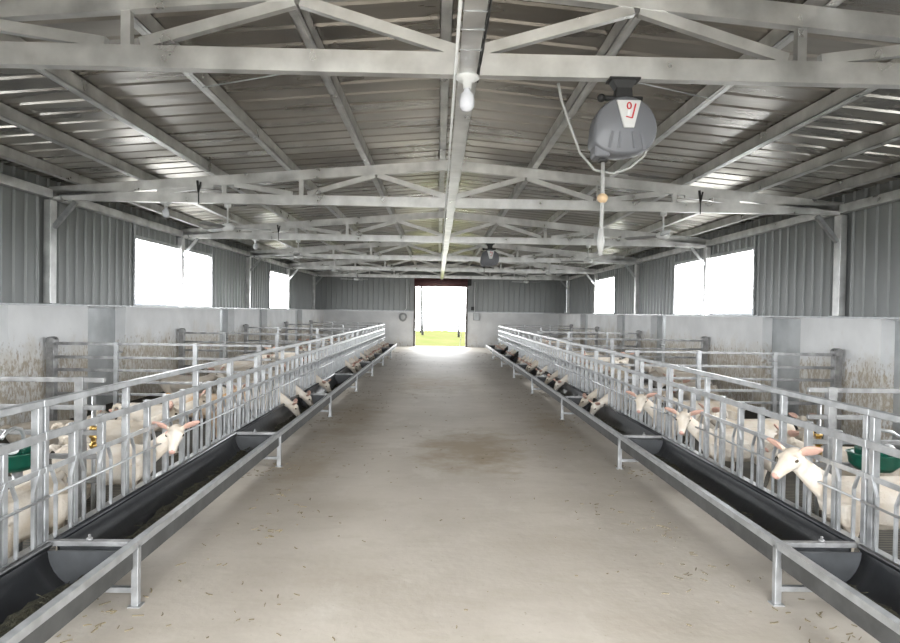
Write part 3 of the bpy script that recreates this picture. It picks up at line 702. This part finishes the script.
# ---------------------------------------------------------------- hose reels
def make_reel():
    r = empty('hose_reel'); r['category'] = 'hose reel'     # origin at the top bracket, face towards -y
    MB().box(-0.11, 0.11, -0.06, 0.06, -0.015, 0.0).rings([[(-0.09, -0.05, -0.015), (0.09, -0.05, -0.015), (0.09, 0.05, -0.015), (-0.09, 0.05, -0.015)],
        [(-0.055, -0.04, -0.07), (0.055, -0.04, -0.07), (0.055, 0.04, -0.07), (-0.055, 0.04, -0.07)], [(-0.06, -0.045, -0.15), (0.06, -0.045, -0.15), (0.06, 0.045, -0.15), (-0.06, 0.045, -0.15)]], True, False).build('bracket', RUBBER, r)
    MB().tube([(-0.15, 0, -0.135), (0.14, 0, -0.135)], 0.018, 10).ball((-0.155, 0, -0.135), 0.03, 10, 6).build('pivot_pin', RUBBER, r)
    # drum shell: rounded profile, squarer lower left with the hose outlet
    def outline(k):
        pts = []
        for i in range(40):
            a = PI/2 - 2*PI*i/40; x, z = 0.225*math.cos(a)*k, 0.225*math.sin(a)*k*1.02
            if z < -0.10*k: z = -0.10*k + (z+0.10*k)*0.62
            if x < 0 and z < -0.02: x = x*1.0 - 0.03*k*min(1, -(z+0.02)/0.08)
            pts.append((x, z-0.375))
        return pts
    rs = []
    for y, k in ((-0.105, 0.90), (-0.095, 0.97), (-0.06, 1.0), (0.06, 1.0), (0.095, 0.97), (0.105, 0.90)):
        rs.append([(x, y, z+0.0) for x, z in outline(k)])
    MB().rings(rs, True, True).build('shell', REELG, r).data.polygons[0].use_smooth = False
    for x in (-0.12, -0.05, 0.06, 0.13):
        MB().bar((x, -0.107, -0.52), (x*0.8, -0.107, -0.40), 0.02, 0.012, (0, 1, 0)).build('shell_ridge', REELG, r)
    lab = MB().rings([[(-0.075, y, -0.185), (0.095, y, -0.185), (0.05, y, -0.375), (-0.02, y, -0.375)] for y in (-0.118, -0.104)], True, False).build('face_label', SILVERLAB, r)
    MB().tube([(0.012+0.014*math.cos(a), -0.121, -0.225+0.022*math.sin(a)) for a in [2*PI*i/12 for i in range(13)]], 0.005, 6).build('red_ring_mark', REDINK, lab)
    MB().bar((0.058, -0.121, -0.21), (0.034, -0.121, -0.31), 0.010, 0.004, (0, 1, 0)).bar((-0.01, -0.121, -0.30), (0.034, -0.121, -0.31), 0.007, 0.004, (0, 1, 0)).build('red_bar_mark', REDINK, lab)
    MB().bar((0.012, -0.1205, -0.25), (0.008, -0.1205, -0.295), 0.016, 0.004, (0, 1, 0)).build('white_bar_mark', WHITEP, lab)
    MB().box(-0.215, -0.10, -0.08, 0.07, -0.57, -0.46).build('hose_guide', REELG, r, 0.02)
    MB().box(-0.165, -0.105, -0.03, 0.03, -0.595, -0.57).build('outlet', RUBBER, r, 0.006)
    MB().tube([(-0.21, 0, -0.57), (-0.21, 0, -0.80)], 0.012, 8).ball((-0.21, 0, -0.83), 0.04, 12, 8).build('hose_stop', TAN, r) if False else None
    return r
rp = Proto(make_reel())
ro = rp.put((1.0, 3.98, 3.103), 0, 'grey hose reel with silver and red face label under the nearest truss')
ro.scale = (0.89, 0.89, 0.89)
rp.put((0.95, 13.55, 3.103), 0, 'small grey hose reel hanging from the third truss near the doorway line')
for (x, y, z, zb, nm) in ((0.88, 3.98, 2.573, 1.98, 'near'), (0.83, 13.55, 2.573, 2.25, 'far')):
    h = empty('reel_hose', (x, y, 0)); tag(h, 'grey hose end hanging down from the %s hose reel' % ('nearest' if nm == 'near' else 'far'), 'hose')
    MB().tube([(0, 0, z), (0.003, 0, (z+zb)/2+0.1), (-0.003, 0, zb+0.15)], 0.012, 8).build('hose', HOSEG, h)
    if nm == 'near':
        MB().ball((0.002, 0, 2.345), (0.036, 0.036, 0.032)).build('stop_ball', TAN, h)
        MB().tube([(-0.003, 0, zb+0.17), (-0.004, 0, zb+0.09), (-0.006, 0, zb)], [0.016, 0.026, 0.012], 10).build('nozzle', HOSEG, h)
tag(MB().tube([(0.60, 4.06, 3.10), (0.62, 4.06, 3.0), (0.68, 4.06, 2.83), (0.76, 4.10, 2.66), (0.86, 4.10, 2.55), (0.98, 4.10, 2.53), (1.09, 4.10, 2.57), (1.17, 4.06, 2.64), (1.19, 4.02, 2.72)], 0.009, 8).build('supply_hose', HOSEG), 'beige supply hose looping under the nearest hose reel', 'hose')

# ---------------------------------------------------------------- lamps
def make_lamp():
    r = empty('bulb_lamp'); r['category'] = 'lamp'
    MB().lathe((0, 0, 0), [(0.0, 0), (0.075, 0), (0.075, -0.012), (0.05, -0.03), (0.03, -0.035), (0.026, -0.075), (0.0, -0.075)], 20).build('lamp_holder', WHITEP, r)
    MB().lathe((0, 0, 0), [(0.02, -0.07), (0.022, -0.09), (0.044, -0.115), (0.048, -0.15), (0.046, -0.185), (0.03, -0.212), (0.0, -0.22)], 20).build('bulb', BULB, r)
    return r
lp = Proto(make_lamp())
lp.put((0.0, 3.9, 3.069), 0, 'white unlit bulb lamp under the centre beam, nearest the camera')
lp.put((-4.08, 9.02, 3.103), 0, 'white unlit bulb lamp under the second truss on the left')
lp.put((-4.12, 13.55, 3.103), 0, 'white unlit bulb lamp under the third truss on the left')

# ---------------------------------------------------------------- ceiling fans
def make_fan():
    r = empty('ceiling_fan'); r['category'] = 'ceiling fan'
    MB().lathe((0, 0, 0), [(0.0, 0), (0.05, 0), (0.045, -0.05), (0.012, -0.06), (0.012, -0.28), (0.0, -0.28)], 14).build('drop_rod', WHITEP, r)
    MB().lathe((0, 0, -0.28), [(0.0, 0), (0.04, 0), (0.095, -0.03), (0.10, -0.07), (0.07, -0.10), (0.0, -0.105)], 18).build('motor', WHITEP, r)
    for k in range(3):
        a = 2*PI*k/3+0.25; c, s = math.cos(a), math.sin(a)
        m = MB(); rr = []
        for d, w in ((0.08, 0.03), (0.16, 0.05), (0.30, 0.065), (0.52, 0.065), (0.60, 0.045)):
            rr.append([(c*d-s*w*u, s*d+c*w*u, -0.345+0.012*u+t) for u, t in ((-1, -0.003), (1, -0.003), (1, 0.003), (-1, 0.003))])
        m.rings(rr, True, False).build('blade', GALV, r)
    return r
fp = Proto(make_fan())
for s in (-1, 1):
    for i, y in enumerate(TY[1:5]):
        fp.put((s*3.15-0.05, y, 3.103), 0.4*i, 'pale ceiling fan hanging from the %s truss on the %s' % (ORD[i+1], SIDE[s]), 'ceiling fans')
for x, y, lab in ((-3.6, 9.02, 'black cable strap round the second truss on the left'), (3.62, 9.02, 'black cable strap round the second truss on the right'), (-3.62, 13.55, 'black cable strap round the third truss on the left')):
    tag(MB().bar((x, y-0.045, 3.26), (x-0.02, y-0.045, 3.42), 0.03, 0.012, (0, 1, 0)).bar((x, y-0.045, 3.26), (x+0.03, y-0.045, 3.40), 0.02, 0.012, (0, 1, 0)).bar((x, y-0.045, 3.08), (x, y-0.045, 3.27), 0.012, 0.012, (0, 1, 0)).build('cable_strap', RUBBER), lab, 'strap')

# ---------------------------------------------------------------- things around the far doorway
b = empty('switch_box', (1.6, YE-0.06, 1.24)); tag(b, 'grey electrical box on the wall right of the far doorway', 'electrical box')
MB().box(-0.14, 0.14, -0.06, 0.055, 0, 0.34).build('casing', CLOTH, b, 0.01)
MB().box(-0.11, 0.11, -0.07, -0.06, 0.03, 0.31).build('cover', DOORSHEET, b)
MB().tube([(-0.08, 0.02, 0.34), (-0.08, 0.02, 1.75)], 0.014, 8).build('conduit', WHITEP, b)
tag(MB().box(1.36, 1.50, YE-0.1, YE-0.01, 1.70, 1.86).build('shutter_control', RUBBER, None, 0.01), 'small black control box above the wall ledge right of the doorway', 'control box')
c = empty('hose_coil', (-1.76, YE-0.14, 1.34)); tag(c, 'coiled grey cable hung on the wall left of the far doorway', 'cable coil')
for k in range(3):
    q = 0.17-0.025*k
    MB().tube([(q*math.cos(a), -0.02*k+0.02, q*1.1*math.sin(a)) for a in [2*PI*i/24 for i in range(25)]], 0.018, 6).build('loop', CLOTH, c)
MB().tube([(-0.0, 0.04, 0.19), (0.16, 0.04, 0.4), (0.16, 0.04, 1.75)], 0.013, 8).build('conduit', WHITEP, c)
tag(MB().tube([(1.06, YE-0.05, DZ), (1.02, YE-0.12, 1.9), (0.95, YE-0.3, 1.0), (0.86, YE-0.7, 0.25), (0.82, YE-0.9, 0.01), (0.72, YE-1.2, 0.01)], 0.010, 6).build('pull_rope', GALV_D), 'thin pull rope hanging down across the right of the far doorway', 'rope')
# field fence outside
ff = empty('field_fence', (0, 45, -0.1)); tag(ff, 'thin wire field fence in the meadow beyond the doorway', 'fence')
for x in (-9, -6.4, -3.9, -1.25, 1.37, 4.0, 6.6, 9.2): MB().tube([(x, 0, -0.1), (x, 0, 1.5)], 0.085, 8).build('fence_post', RUBBER, ff)
for z in (0.9, 1.3): MB().tube([(-9.2, 0, z), (9.3, 0, z)], 0.03, 6).build('wire', RUBBER, ff)
tag(MB().tube([(-1.55, 52, -0.3), (-1.55, 52, 6.5)], 0.09, 10).build('utility_pole', RUBBER), 'tall thin pole standing in the meadow beyond the doorway', 'pole')

# ---------------------------------------------------------------- straw on the floor
rng = random.Random(3); m = MB()
def bit(x, y, l):
    a = rng.uniform(0, PI); d = Vector((math.cos(a), math.sin(a), 0)); e = Vector((math.cos(a+rng.uniform(-.7, .7)), math.sin(a+rng.uniform(-.7, .7)), 0))
    p = Vector((x, y, 0.003)); w = rng.uniform(0.002, 0.006)
    m.bar(p-d*l, p, w, 0.004).bar(p, p+e*l, w, 0.004)
for k in range(420):
    s = rng.choice((-1, 1)); bit(s*(1.75-abs(rng.gauss(0, 0.38))), rng.uniform(2.0, 24), rng.uniform(0.006, 0.03))
for k in range(220): bit(rng.uniform(-1.6, 1.6), rng.uniform(1.8, 20), rng.uniform(0.004, 0.02))
for s in (-1, 1):
    for k in range(8):
        for q in range(26): bit(s*(1.85+rng.gauss(0, 0.12)), Y0[s]+3*k-0.15+rng.gauss(0, 0.22), rng.uniform(0.007, 0.03))
for (x, y) in ((-1.35, 4.4), (-1.2, 4.9), (-1.5, 5.4), (0.15, 2.6), (-1.1, 3.35), (1.45, 4.55), (1.55, 3.9), (1.2, 5.0)):
    for q in range(9): bit(x+rng.gauss(0, 0.11), y+rng.gauss(0, 0.13), rng.uniform(0.006, 0.03))
tag(m.build('loose_straw', STRAWM), 'bits of straw and hay scattered over the concrete aisle', 'straw', None, 'stuff')
